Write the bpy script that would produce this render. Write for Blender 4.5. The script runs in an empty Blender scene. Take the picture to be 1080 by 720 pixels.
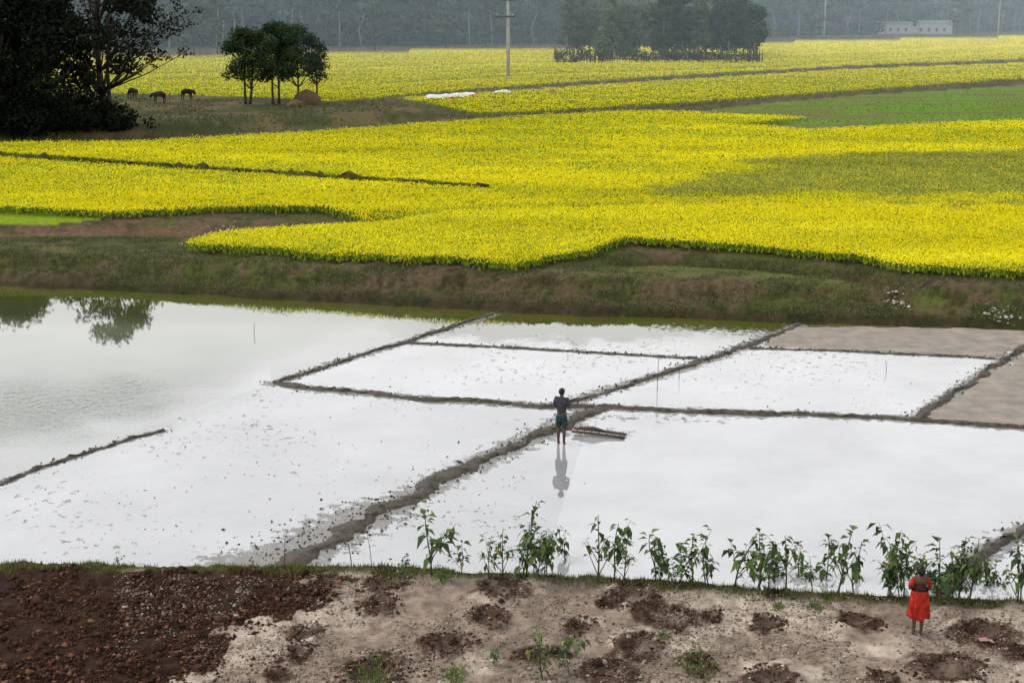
import bpy, math, random
import numpy as np
from mathutils import Vector, Matrix
rng=np.random.default_rng(7); random.seed(7)
F=1500.; H=12.4; T=math.atan(350/1500.); cT=math.cos(T); sT=math.sin(T)
scene=bpy.context.scene; COL=scene.collection

def G(px,py,z=0.0):
    px=np.asarray(px,float); py=np.asarray(py,float)
    dx=(px-540)/F; v=(360-py)/F
    dy=cT+v*sT; dz=-sT+v*cT
    t=(H-z)/(-dz)
    return dx*t, dy*t
def PIX(x,y,z):
    dzz=z-H
    dep=y*cT-dzz*sT
    up=y*sT+dzz*cT
    return 540+F*x/dep, 360-F*up/dep
def GL(pts,z=0.0):
    a=np.array(pts,float); x,y=G(a[:,0],a[:,1],z); return np.stack([x,y],1)
def lin(r,g,b,k=1.0):
    o=[]
    for c in (r,g,b):
        c=c/255.; c=c/12.92 if c<=.04045 else ((c+.055)/1.055)**2.4
        o.append(c*k)
    return np.array(o)
def smooth(t):
    t=np.clip(t,0,1); return t*t*(3-2*t)
def _h(ix,iy,s):
    n=(ix.astype(np.int64)*374761393+iy.astype(np.int64)*668265263+s*1442695041)&0xFFFFFFFF
    n=((n^(n>>13))*1274126177)&0xFFFFFFFF
    n=n^(n>>16)
    return (n&0xFFFFFF)/float(0xFFFFFF)
def vn(x,y,s=0):
    ix=np.floor(x); iy=np.floor(y); fx=x-ix; fy=y-iy
    fx=fx*fx*(3-2*fx); fy=fy*fy*(3-2*fy)
    a=_h(ix,iy,s);b=_h(ix+1,iy,s);c=_h(ix,iy+1,s);d=_h(ix+1,iy+1,s)
    return (a*(1-fx)+b*fx)*(1-fy)+(c*(1-fx)+d*fx)*fy
def fbm(x,y,o=4,s=0):
    v=0;a=.5;t=0
    for i in range(o):
        v=v+a*vn(x*2**i+17.3*i,y*2**i+9.1*i,s+i);t+=a;a*=.5
    return v/t
def inpoly(x,y,poly):
    c=np.zeros(np.shape(x),bool); n=len(poly); j=n-1
    for i in range(n):
        xi,yi=poly[i];xj,yj=poly[j]
        if yi!=yj:
            m=((yi>y)!=(yj>y))&(x<(xj-xi)*(y-yi)/(yj-yi)+xi)
            c^=m
        j=i
    return c
def pdist(x,y,pts):
    d=np.full(np.shape(x),1e9)
    for (x0,y0),(x1,y1) in zip(pts[:-1],pts[1:]):
        vx=x1-x0;vy=y1-y0;L=vx*vx+vy*vy+1e-9
        t=np.clip(((x-x0)*vx+(y-y0)*vy)/L,0,1)
        d=np.minimum(d,np.hypot(x-x0-t*vx,y-y0-t*vy))
    return d

# ---------------------------------------------------------------- layout
BANK=GL([(-500,280),(-200,292),(0,302),(150,308),(300,316),(520,327),(700,335),(830,340),(1080,346),(1300,351),(1600,356)],0)
EDGE=GL([(-600,590),(0,594),(200,596),(400,599),(560,606),(700,613),(860,625),(1080,634),(1700,650)],.9)
MOUND=GL([(-500,160),(-100,152),(150,146),(330,136),(450,128),(500,124),(430,116),(300,108),(150,104),(-100,100),(-500,98)],1.0)
HOLLOW=GL([(-300,240),(0,242),(140,240),(260,242),(400,236)],1.0)
CUT=GL([(655,275),(700,273),(800,279),(900,289),(950,298)],1.0)
PITS=[(400,640,30),(530,622,34),(515,651,28),(405,613,34),(668,629,38),(704,650,36),(675,682,32),(612,661,20),(395,711,46),(472,680,36),(640,708,30),(735,700,24),(820,627,18),
 (808,657,24),(905,655,26),(1035,667,38),(1000,706,42),(815,717,34),(312,690,24),(322,668,26),(560,690,20),(1075,690,20),(290,712,16),(930,716,18),(750,650,14),(640,640,16),(590,690,14)]
PITW=[(float(G(a,b,.9)[0]),float(G(a,b,.9)[1]),r*.0155) for a,b,r in PITS if r>0]
TILL=[(-900,585),(340,590),(345,606),(325,640),(270,672),(215,700),(160,740),(60,900),(-900,900)]
def tilled(px,py,x,y):
    return inpoly(px+(fbm(x*1.6,y*1.6,6,2)-.5)*120+(vn(x*9,y*9,33)-.5)*16,py+(fbm(x*1.6,y*1.6,6,3)-.5)*50,TILL)
def terr_h(x,y,fine=True):
    x=np.asarray(x,float);y=np.asarray(y,float)
    yb=np.interp(x,BANK[:,0],BANK[:,1])+ (fbm(x*.6,y*0+3,4,5)-.5)*1.0
    ye=np.interp(x,EDGE[:,0],EDGE[:,1])+ (fbm(x*.8,y*0+8,3,6)-.5)*.35
    tt=np.clip((y-yb+1.2)/4.3,0,1)
    lg=fbm(x*.22,y*0+1,3,15); tl=.45+.35*(lg-.5)
    # a worn ledge part-way up the bank
    s0=smooth(tt)
    s=np.where(tt<tl,.62*smooth(tt/np.maximum(tl,.1)),.62+.38*smooth((tt-tl-.16)/(1-tl-.16)))
    s=s0*.4+s*.6
    far=-.35+1.35*s
    n=1-smooth((y-ye)/1.3)
    near=-.35+1.25*n
    z=np.maximum(far,near)
    m=inpoly(x,y,MOUND); d=pdist(x,y,MOUND)
    z=z+np.where(m,smooth(d/5.)*.9,0)
    dh=pdist(x,y,HOLLOW); z=z-.65*np.exp(-(dh/1.7)**2)*s
    dh=pdist(x,y,CUT); z=z-.5*np.exp(-(dh/.9)**2)*s
    bl=np.exp(-((y-yb-2.2)/3.)**2)*s
    z=z+bl*((fbm(x*.35,y*.8,3,11)-.5)*.5+(np.abs(fbm(x*1.5,y*2.4,5,12)-.5))*-.75+.06+(fbm(x*5,y*5,3,13)-.5)*.14)
    if fine:
        px,py=PIX(x,y,z)
        t=tilled(px,py,x,y)&(y<40)
        nn=(y<ye+.6)
        z=z+np.where(nn&t,(fbm(x*4,y*4,4,21)-.5)*.20,0)+np.where(nn&~t,(fbm(x*2.2,y*2.2,5,22)-.5)*.18+(fbm(x*9,y*9,3,23)-.5)*.035,0)
        for cx,cy,r in PITW:
            q=np.hypot(x-cx,(y-cy)*.9)/r
            w=q+(fbm(x*3,y*3,2,31)-.5)*.6
            z=z+np.where(nn,np.exp(-((w-.75)/.25)**2)*.07-np.exp(-(w/.45)**2)*.12,0)
    return z
def place(px,py):
    z=1.0
    for _ in range(12):
        x,y=G(px,py,z); z=float(terr_h(np.array([x]),np.array([y]))[0])
    x,y=G(px,py,z)
    return float(x),float(y),z

# ---------------------------------------------------------------- materials
def newmat(name):
    m=bpy.data.materials.new(name); m.use_nodes=True
    nt=m.node_tree; b=nt.nodes['Principled BSDF']; return m,nt,b
def noise(nt,scale,detail=4,coord='Object',rough=.6,sc=None):
    tc=nt.nodes.new('ShaderNodeTexCoord'); n=nt.nodes.new('ShaderNodeTexNoise')
    n.inputs['Scale'].default_value=scale;n.inputs['Detail'].default_value=detail;n.inputs['Roughness'].default_value=rough
    if sc:
        mp=nt.nodes.new('ShaderNodeMapping'); mp.inputs['Scale'].default_value=sc
        nt.links.new(tc.outputs[coord],mp.inputs['Vector']); nt.links.new(mp.outputs[0],n.inputs['Vector'])
    else: nt.links.new(tc.outputs[coord],n.inputs['Vector'])
    return n.outputs['Fac']
def mrange(nt,src,a,b,c,d):
    m=nt.nodes.new('ShaderNodeMapRange'); nt.links.new(src,m.inputs[0])
    for i,v in enumerate((a,b,c,d)): m.inputs[i+1].default_value=v
    return m.outputs[0]
def mulcol(nt,colsrc,facsrc):
    m=nt.nodes.new('ShaderNodeVectorMath'); m.operation='SCALE'
    nt.links.new(colsrc,m.inputs[0]); nt.links.new(facsrc,m.inputs['Scale']); return m.outputs[0]
def bump(nt,b,src,strength,dist):
    n=nt.nodes.new('ShaderNodeBump'); n.inputs['Strength'].default_value=strength; n.inputs['Distance'].default_value=dist
    nt.links.new(src,n.inputs['Height']); nt.links.new(n.outputs[0],b.inputs['Normal'])
def attr(nt,name):
    a=nt.nodes.new('ShaderNodeAttribute'); a.attribute_name=name; return a
def mat_vcol(name,rough=.9,nscale=None,lo=.7,hi=1.3,bs=0,bd=.02,spec=.2,transl=0):
    m,nt,b=newmat(name); a=attr(nt,'Col'); c=a.outputs['Color']
    if nscale:
        n=noise(nt,nscale,8,rough=.7); c=mulcol(nt,c,mrange(nt,n,.3,.7,lo,hi))
        if bs: bump(nt,b,n,bs,bd)
    nt.links.new(c,b.inputs['Base Color']); b.inputs['Roughness'].default_value=rough
    b.inputs['Specular IOR Level'].default_value=spec
    if transl:
        tr=nt.nodes.new('ShaderNodeBsdfTranslucent'); nt.links.new(c,tr.inputs['Color'])
        mx=nt.nodes.new('ShaderNodeMixShader'); mx.inputs[0].default_value=transl
        nt.links.new(b.outputs[0],mx.inputs[1]);nt.links.new(tr.outputs[0],mx.inputs[2])
        nt.links.new(mx.outputs[0],nt.nodes['Material Output'].inputs['Surface'])
    return m
def mat_plain(name,col,rough=.8,nscale=5,lo=.7,hi=1.3,bs=.3,bd=.02,spec=.3):
    m,nt,b=newmat(name)
    rgb=nt.nodes.new('ShaderNodeRGB'); rgb.outputs[0].default_value=(*col,1)
    n=noise(nt,nscale,5); c=mulcol(nt,rgb.outputs[0],mrange(nt,n,.3,.7,lo,hi))
    nt.links.new(c,b.inputs['Base Color']); b.inputs['Roughness'].default_value=rough
    b.inputs['Specular IOR Level'].default_value=spec
    if bs: bump(nt,b,n,bs,bd)
    return m

M_ground=mat_vcol('soil_and_grass',.95,3.6,.55,1.38,1.0,.07,.1)
M_clod=mat_vcol('soil_clod',.9,9,.7,1.3,.5,.02,.15)
M_crop=mat_vcol('mustard_flower',1,None,spec=0)
M_leaf=mat_vcol('foliage',.6,None,transl=.25,spec=.25)
M_dark=mat_vcol('tree_foliage',.8,None,spec=.1)
M_far=mat_vcol('distant_foliage',1,None,spec=0)
M_bark=mat_plain('bark',(.05,.04,.03),.95,4,.6,1.4,.6,.03)
M_palebark=mat_plain('pale_bark',(.22,.21,.17),.95,3,.6,1.3,.4,.03)
M_mud=mat_plain('wet_mud',tuple(lin(96,89,77,.66)),.75,6,.5,1.4,.9,.05,.25)
M_drymud=mat_plain('drying_mud',tuple(lin(174,163,151,.66)),.85,1.5,.72,1.2,.5,.03,.2)

# ---------------------------------------------------------------- mesh helpers
def link(o,parent=None):
    COL.objects.link(o)
    if parent is not None: o.parent=parent
    return o
def meta(o,label=None,cat=None,kind=None,group=None):
    if label:o['label']=label
    if cat:o['category']=cat
    if kind:o['kind']=kind
    if group:o['group']=group
    return o
def npmesh(name,V,Fc,mat,colors=None,smooth_=False,attrs=None):
    me=bpy.data.meshes.new(name); V=np.asarray(V,np.float32); Fc=np.asarray(Fc,np.int32); k=Fc.shape[1]
    me.vertices.add(len(V)); me.vertices.foreach_set('co',V.ravel())
    me.loops.add(Fc.size); me.loops.foreach_set('vertex_index',Fc.ravel())
    me.polygons.add(len(Fc)); me.polygons.foreach_set('loop_start',np.arange(0,Fc.size,k,dtype=np.int32))
    if smooth_: me.polygons.foreach_set('use_smooth',np.ones(len(Fc),bool))
    me.update(calc_edges=True)
    if colors is not None:
        a=me.color_attributes.new('Col','FLOAT_COLOR','POINT')
        c=np.ones((len(V),4),np.float32); c[:,:3]=np.clip(colors,0,1); a.data.foreach_set('color',c.ravel())
    for kx,v in (attrs or {}).items():
        a=me.attributes.new(kx,'FLOAT','POINT'); a.data.foreach_set('value',np.asarray(v,np.float32))
    me.materials.append(mat); return bpy.data.objects.new(name,me)
def tris(name,P,C,mat):
    n=len(P); return npmesh(name,P.reshape(-1,3),np.arange(n*3).reshape(-1,3),mat,np.repeat(C,3,0))
def grid(name,X,Y,Z,mat,colors,attrs=None):
    r,c=X.shape; V=np.stack([X,Y,Z],-1).reshape(-1,3)
    i=np.arange(r*c).reshape(r,c)
    Fc=np.stack([i[:-1,:-1],i[:-1,1:],i[1:,1:],i[1:,:-1]],-1).reshape(-1,4)
    return npmesh(name,V,Fc,mat,colors,True,attrs)
class Acc:
    def __init__(s): s.v=[];s.f=[]
    def tube(s,pts,rad,n=7,cap=True):
        pts=[Vector(p) for p in pts]; b=len(s.v)
        for i,p in enumerate(pts):
            d=(pts[min(i+1,len(pts)-1)]-pts[max(i-1,0)]).normalized()
            a=d.cross(Vector((0.3,1,0.1))).normalized(); c=d.cross(a)
            for k in range(n):
                t=2*math.pi*k/n; s.v.append(tuple(p+(a*math.cos(t)+c*math.sin(t))*rad[i]))
        for i in range(len(pts)-1):
            for k in range(n):
                k2=(k+1)%n; s.f.append((b+i*n+k,b+i*n+k2,b+(i+1)*n+k2,b+(i+1)*n+k))
        if cap:
            s.f.append(tuple(b+k for k in range(n))[::-1]); e=b+(len(pts)-1)*n; s.f.append(tuple(e+k for k in range(n)))
    def box(s,x0,x1,y0,y1,z0,z1):
        b=len(s.v)
        for z in(z0,z1):
            for x,y in((x0,y0),(x1,y0),(x1,y1),(x0,y1)): s.v.append((x,y,z))
        s.f+= [(b,b+3,b+2,b+1),(b+4,b+5,b+6,b+7)]+[(b+i,b+(i+1)%4,b+4+(i+1)%4,b+4+i) for i in range(4)]
    def obj(s,name,mat,sm=True):
        me=bpy.data.meshes.new(name); me.from_pydata(s.v,[],s.f); me.materials.append(mat)
        if sm: me.polygons.foreach_set('use_smooth',[True]*len(me.polygons))
        me.update(); return bpy.data.objects.new(name,me)
def empty(name,loc):
    o=bpy.data.objects.new(name,None); o.location=loc; o.empty_display_size=.2; COL.objects.link(o); return o

# ---------------------------------------------------------------- mustard polygons (canopy outlines)
M12=[(-500,211),(0,218),(120,223),(240,217),(330,217),(392,226),(400,232),(330,238),(235,245),(195,256),(300,263),(430,270),(540,275),(620,263),(655,250),(700,252),(800,259),(900,268),(955,279),(1080,284),(1300,292),(1600,300),
     (1600,116),(1300,122),(1080,127),(960,131),(860,137),(775,131),(850,124),(700,117),(640,118),(500,126),(330,139),(150,149),(0,151),(-500,158)]
M3=[(420,103),(520,97),(700,85),(900,73),(1080,66),(1600,52),(1600,68),(1080,82),(900,95),(700,109),(560,117),(500,119),(460,110)]
M4=[(-500,62),(150,60),(330,56),(590,51),(800,45),(1080,38),(1600,33),(1600,49),(1080,62),(900,69),(700,80),(520,92),(430,99),(345,108),(300,104),(150,100),(-500,96)]
SLIT=[(-300,150),(0,163),(250,180),(515,197)]
OLIVE=[(690,204),(760,186),(840,174),(940,166),(1100,164),(1400,160),(1400,198),(1080,203),(950,207),(860,199),(780,207)]
GREEN1=[(740,117),(800,110),(900,101),(1080,90),(1400,80),(1400,112),(1080,126),(960,131),(860,137),(775,131),(850,124)]
GREEN2=[(-400,222),(0,223),(60,226),(112,231),(60,236),(0,238),(-400,236)]
STREAKS=[[(400,88),(600,77),(820,71),(1080,66)],[(820,71),(950,60),(1100,52)],[(350,72),(700,62),(1100,46)],[(150,78),(300,74)]]
SOFT=[[(515,197),(640,203),(760,206)],[(640,118),(700,140),(900,150),(1100,146)],[(330,139),(480,146),(620,150)],[(392,226),(520,220),(680,214)]]

def ground_colour(X,Y,Z):
    px,py=PIX(X,Y,Z)
    n1=fbm(X*.25,Y*.25,4,41); n2=fbm(X*1.3,Y*1.3,4,42); n3=fbm(X*5,Y*5,3,43)
    K=.80
    col=np.zeros(X.shape+(3,))
    grass=lin(80,86,40,K); brown=lin(98,84,62,K); dk=lin(50,46,30,K)
    w=smooth((n1*.5+n2*.5-.43)/.12)[...,None]
    col[:]=brown*(1-w)+grass*w
    w=smooth((n2*.6+n3*.4-.48)/.12)[...,None]*.65; col=col*(1-w)+dk*w
    yb=np.interp(X,BANK[:,0],BANK[:,1])
    wet=np.exp(-((Y-yb)/.7)**2)[...,None]*.75; col=col*(1-wet)+lin(46,44,26,K)*wet
    crest=(np.exp(-((Y-yb-4.4)/1.1)**2)*smooth((n1-.32)/.2))[...,None]*.5; col=col*(1-crest)+lin(124,116,80,K)*crest
    dh=pdist(X,Y,HOLLOW); w=(np.exp(-((dh+(n2-.5)*3)/1.8)**2))[...,None]*.9; col=col*(1-w)+(lin(132,104,82,K)*(.55+.9*n2[...,None]))*w
    w=(np.exp(-((dh)/.8)**2)*smooth((px-80)/60))[...,None]*.65; col=col*(1-w)+lin(62,44,34,K)*w
    dh=pdist(X,Y,CUT); w=(np.exp(-((dh+(n2-.5))/.8)**2))[...,None]*.85; col=col*(1-w)+lin(60,48,32,K)*w  # dark brown painted along the cut as shade under the field edge
    w=(np.exp(-((pdist(X,Y,CUT+np.array([0,-2.2]))+(n2-.5)*2)/1.2)**2)*smooth((n1-.3)/.2))[...,None]*.7; col=col*(1-w)+lin(98,108,46,K)*w
    far=Y>yb+3
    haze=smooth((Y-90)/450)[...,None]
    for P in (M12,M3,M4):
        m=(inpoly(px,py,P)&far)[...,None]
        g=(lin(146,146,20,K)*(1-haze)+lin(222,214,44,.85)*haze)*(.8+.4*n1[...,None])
        col=np.where(m,g,col)
    gs=fbm(X*.06,Y*.5,4,47)
    m=(inpoly(px,py,GREEN1)&far)[...,None]; w=smooth((gs-.46)/.08)[...,None]; col=np.where(m,lin(104,142,36,K)*(1-w)+lin(112,116,58,K)*w,col)
    m=(inpoly(px+(n2-.5)*20,py,GREEN2)&far)[...,None]; col=np.where(m,lin(134,158,22,K),col)
    m=inpoly(X,Y,MOUND)[...,None]; w=smooth((n1-.4)/.25)[...,None]; col=np.where(m,(lin(70,76,38,K)*(1-w)+lin(104,92,62,K)*w)*(.6+.8*n2[...,None]),col)
    ye=np.interp(X,EDGE[:,0],EDGE[:,1])
    nn=(Y<ye+2.2)
    sand=lin(194,178,161,.82)*(.58+.74*n2[...,None])*(.72+.56*n3[...,None])
    s2=smooth((n1*.4+fbm(X*.9,Y*.9,5,45)*.6-.46)/.10)[...,None]*.62; sand=sand*(1-s2)+lin(124,104,90,.82)*s2*(.65+.7*n3[...,None])
    til=lin(60,42,32,.8)*(.45+1.1*n3[...,None])
    t=tilled(px,py,X,Y)[...,None]
    near=np.where(t,til,sand)
    for cx,cy,r in PITW:
        q=np.hypot(X-cx,(Y-cy)*.9)/r+(n3-.5)*1.0+(n2-.5)*1.0
        w=(1-smooth((q-.75)/.45))*(1-.5*np.exp(-(q/.35)**2))*.92; near=near*(1-w[...,None])+lin(80,59,47,.8)*w[...,None]
    gw=(smooth((Y-ye+.45+(n2-.5)*.8)/.3))[...,None]; near=near*(1-gw)+lin(76,76,38,K)*gw
    return np.where(nn[...,None],near,col)

# terrain sheet
ys=[14.0]
while ys[-1]<340: ys.append(ys[-1]+max(.04,1.6*ys[-1]**2/18600.))
while ys[-1]<5000: ys.append(ys[-1]*1.09)
us=np.concatenate([-np.geomspace(3,.46,22),np.arange(-.44,.4401,.00125),np.geomspace(.46,3,22)])
Yg,Ug=np.meshgrid(np.array(ys),us,indexing='ij'); Xg=Ug*Yg
Zg=terr_h(Xg,Yg)
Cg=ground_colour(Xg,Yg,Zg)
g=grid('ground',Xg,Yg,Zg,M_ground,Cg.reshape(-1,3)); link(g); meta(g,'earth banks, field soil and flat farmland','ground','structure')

# ---------------------------------------------------------------- bunds
BUNDS={
 'A':([(290,403),(350,383),(425,361),(470,346),(520,331)],.22,.06),
 'B':([(290,403),(320,408),(380,413),(450,420),(580,427),(640,429),(740,433),(850,436),(960,441),(1080,450),(1250,463)],.28,.08),
 'C':([(425,361),(500,364),(580,368),(660,373),(735,377)],.18,.045),
 'C2':([(790,366),(880,369),(960,373),(1050,377)],.16,.04),
 'D':([(270,606),(310,588),(350,570),(400,543),(432,522),(470,503),(505,487),(545,468),(582,452),(612,437),(630,429)],.42,.065),
 'D2':([(600,423),(650,408),(710,391),(760,374),(800,359),(845,341)],.28,.055),
 'E':([(967,441),(990,424),(1015,408),(1045,388),(1080,368),(1110,352)],.25,.07),
 'F':([(-200,572),(-60,530),(0,508),(50,490),(100,474),(140,461),(172,453)],.18,.055),
 'G':([(1250,500),(1120,540),(1075,560),(1045,578),(1020,600),(990,625)],.28,.08)}
BW={}
def resample(W,step):
    seg=np.hypot(*np.diff(W,axis=0).T); s=np.concatenate([[0],np.cumsum(seg)]); n=max(3,int(s[-1]/step))
    t=np.linspace(0,s[-1],n); P=np.stack([np.interp(t,s,W[:,0]),np.interp(t,s,W[:,1])],1)
    Q=P.copy()
    for _ in range(8):
        Q[1:-1]=(Q[:-2]+Q[1:-1]*2+Q[2:])/4
    return Q
def ridge(name,W,width,hgt,mat,z0=-.05,step=.1,seed=0,zf=None):
    P=resample(W,step); n=len(P)
    d=np.gradient(P,axis=0); d/=np.linalg.norm(d,axis=1)[:,None]+1e-9; nrm=np.stack([-d[:,1],d[:,0]],1)
    s=np.arange(n)*step
    off=(fbm(s*.8,s*0+seed,4,51)-.5)*width*1.8
    P=P+nrm*off[:,None]
    prof=[(-1.25,0),(-.85,.5),(-.4,.85),(0,1),(.4,.85),(.85,.5),(1.25,0)]
    X=[];Y=[];Z=[]
    wv=width*.62*(.25+1.6*fbm(s*1.5,s*0+seed+4,5,52)); hv=hgt*(.15+1.8*fbm(s*2.6,s*0+seed+9,4,53))
    for a,b in prof:
        jj=(fbm(s*4+a*7,s*0+a*13+seed,2,54)-.5)*width*1.0
        X.append(P[:,0]+nrm[:,0]*(a*wv+jj));Y.append(P[:,1]+nrm[:,1]*(a*wv+jj))
        zz=z0+(b*hv*1.0-z0*b)+(fbm(s*5+a*5,s*0+a*9+seed,3,55)-.5)*hgt*1.6*(b>0)
        if zf is not None: zz=zz+zf
        Z.append(zz)
    X=np.array(X).T;Y=np.array(Y).T;Z=np.array(Z).T
    return grid(name,X,Y,Z,mat,None)
for i,(k,(pts,w,h)) in enumerate(BUNDS.items()):
    W=GL(pts,0.03); BW[k]=W
    o=ridge('mud_bund',W,w,h,M_mud,seed=i*3.7); link(o); meta(o,'low hand-built mud bund dividing flooded paddies','bund','structure')
M_bundgrass=mat_plain('grassy_bund',tuple(lin(80,74,30,.75)),.95,3,.6,1.3,.6,.05,.1)
o=ridge('field_bund',GL(SLIT,1.5),.8,.5,M_bundgrass,z0=0,step=.5,zf=1.0); link(o); meta(o,'dark grassy bund running between mustard fields','bund','structure')

# ---------------------------------------------------------------- water sheet
ys=[27.0]
while ys[-1]<72: ys.append(ys[-1]+1.3*ys[-1]**2/18600.)
us=np.concatenate([-np.geomspace(1.2,.46,14),np.arange(-.44,.4401,.0012),np.geomspace(.46,1.2,14)])
Yg,Ug=np.meshgrid(np.array(ys),us,indexing='ij'); Xg=Ug*Yg
px,py=PIX(Xg,Yg,0)
n1=fbm(Xg*.25,Yg*.25,4,61); n2=fbm(Xg*1.2,Yg*1.2,4,62)
PONDP=[(-900,250),(-900,640),(-300,600),(0,506),(100,474),(172,452),(235,428),(290,402),(350,382),(425,360),(520,330),(560,300)]
ip=inpoly(px,py,PONDP); dd=pdist(px,py,[(-300,600),(0,506),(100,474),(172,452),(235,428),(290,402),(350,382),(425,360),(520,330)])
sd=np.where(ip,dd,-dd)+(n1-.5)*60
pond=smooth((sd+18)/70.)
hard=((px>285)|(px<165)); pond=np.where(hard,np.where(ip,np.maximum(pond,.5),np.minimum(pond,.2)),pond)
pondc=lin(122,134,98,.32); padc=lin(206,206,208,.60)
skyband=(smooth((400-py+(n1-.5)*60)/50.)*smooth((py-330)/20))[...,None]; pondc=pondc*(1-skyband)+lin(160,168,138,.45)*skyband  # paler pond colour stands in for bright sky reflected in this band
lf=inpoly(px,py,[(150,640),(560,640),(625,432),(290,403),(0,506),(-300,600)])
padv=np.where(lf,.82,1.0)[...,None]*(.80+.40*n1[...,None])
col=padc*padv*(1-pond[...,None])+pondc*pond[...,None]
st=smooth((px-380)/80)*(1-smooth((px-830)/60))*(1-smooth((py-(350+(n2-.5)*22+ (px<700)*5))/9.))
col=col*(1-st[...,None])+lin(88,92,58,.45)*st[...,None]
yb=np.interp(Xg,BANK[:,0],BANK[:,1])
bs=np.exp(-(np.clip(yb-Yg,0,99)/4.2)**1.6)[...,None]*.92; col=col*(1-bs)+lin(112,116,34,.5)*bs  # olive reflection of the far bank painted into the water colour
mud=np.full(Xg.shape,.0)
mud=np.where(lf,.045+.36*(fbm(Xg*.30+Yg*.25,Yg*.12,4,71)-.52),mud)
up=inpoly(px,py,[(290,403),(425,361),(560,325),(1100,330),(1100,450),(625,430)])
mud=np.where(up,.05+.40*(n1-.5),mud)
mud=np.minimum(mud,.11)
mud=np.where(pond>.5,-.15,mud)
for k,(pts,w,h) in BUNDS.items():
    d=pdist(Xg,Yg,BW[k]); mud=np.maximum(mud,np.where(d<w*5,.36*np.exp(-(d/(w*(1.7 if k!='F' else 1.1)))**2)*1.0,-1))
def mudat(pts,amp,wd):
    global mud
    d=pdist(Xg,Yg,GL(pts,0)); mud=np.maximum(mud,amp*np.exp(-(d/wd)**2))
mudat([(240,600),(310,584),(350,562),(395,540)],.36,1.25); mudat([(600,455),(650,458)],.26,.7); mudat([(400,535),(470,503),(520,482)],.27,.8); mudat([(640,440),(760,443)],.17,.6)
mudat([(700,345),(800,350)],.2,1.0)
rp=pond*smooth((py-378)/60.)
mW,nt,b=newmat('paddy_water')
a=attr(nt,'Col'); am=attr(nt,'mud'); ap=attr(nt,'ripple')
nz=noise(nt,3.6,8,rough=.68,sc=(1,.8,1))
add=nt.nodes.new('ShaderNodeMath'); add.operation='ADD'; nt.links.new(nz,add.inputs[0]); nt.links.new(am.outputs['Fac'],add.inputs[1])
fac=mrange(nt,add.outputs[0],.70,.82,0,1)
big=noise(nt,.35,5); c1=mulcol(nt,a.outputs['Color'],mrange(nt,big,.3,.7,.84,1.1))
mx=nt.nodes.new('ShaderNodeMix'); mx.data_type='RGBA'; nt.links.new(fac,mx.inputs[0]); nt.links.new(c1,mx.inputs[6]); mx.inputs[7].default_value=(*lin(120,113,102,.7),1)
nt.links.new(mx.outputs[2],b.inputs['Base Color'])
rr=mrange(nt,fac,0,1,.02,.5); nt.links.new(rr,b.inputs['Roughness'])
b.inputs['IOR'].default_value=2.2
rip=noise(nt,2.2,3,sc=(1,.35,1)); rip2=noise(nt,5.5,4,sc=(1,.55,1))
sm=nt.nodes.new('ShaderNodeMath'); sm.operation='MULTIPLY'; nt.links.new(rip,sm.inputs[0]); sm.inputs[1].default_value=.035
sm2=nt.nodes.new('ShaderNodeMath'); sm2.operation='MULTIPLY'; nt.links.new(rip2,sm2.inputs[0]); nt.links.new(mrange(nt,ap.outputs['Fac'],0,1,0,1.5),sm2.inputs[1])
s3=nt.nodes.new('ShaderNodeMath'); s3.operation='ADD'; nt.links.new(sm.outputs[0],s3.inputs[0]); nt.links.new(sm2.outputs[0],s3.inputs[1])
s2=nt.nodes.new('ShaderNodeMath'); s2.operation='ADD'; nt.links.new(s3.outputs[0],s2.inputs[0]); nt.links.new(mrange(nt,fac,0,1,0,1.2),s2.inputs[1])
bump(nt,b,s2.outputs[0],.5,.04)
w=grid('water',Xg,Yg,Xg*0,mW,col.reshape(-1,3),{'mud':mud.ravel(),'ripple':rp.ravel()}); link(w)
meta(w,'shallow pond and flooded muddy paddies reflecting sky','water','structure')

def plot(poly,seed):
    W=GL(poly,.03); x0,x1=W[:,0].min(),W[:,0].max(); y0,y1=W[:,1].min(),W[:,1].max()
    xs=np.arange(x0,x1+.1,.12); yy=np.arange(y0,y1+.2,.2); Y,X=np.meshgrid(yy,xs,indexing='ij')
    ins=inpoly(X,Y,W); d=pdist(X,Y,np.vstack([W,W[:1]])); sdv=np.where(ins,d,-d)+(fbm(X,Y,4,seed+3)-.5)*.9
    Z=np.where(sdv>0,.035*smooth(sdv/.4),-.1)+(fbm(X*1.5,Y*1.5,4,seed)-.5)*.03
    return grid('drying_paddy',X,Y,Z,M_drymud,None)
for s,poly in enumerate([[(838,343),(960,344),(1080,347),(1200,350),(1130,362),(1085,366),(1050,376),(950,372),(880,369),(795,365)],
             [(1085,368),(1050,388),(1018,410),(972,441),(1080,449),(1260,462),(1300,380)]]):
    o=plot(poly,80+s); link(o); meta(o,'drying grey-brown mud plot beside flooded paddies','field','structure')

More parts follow.
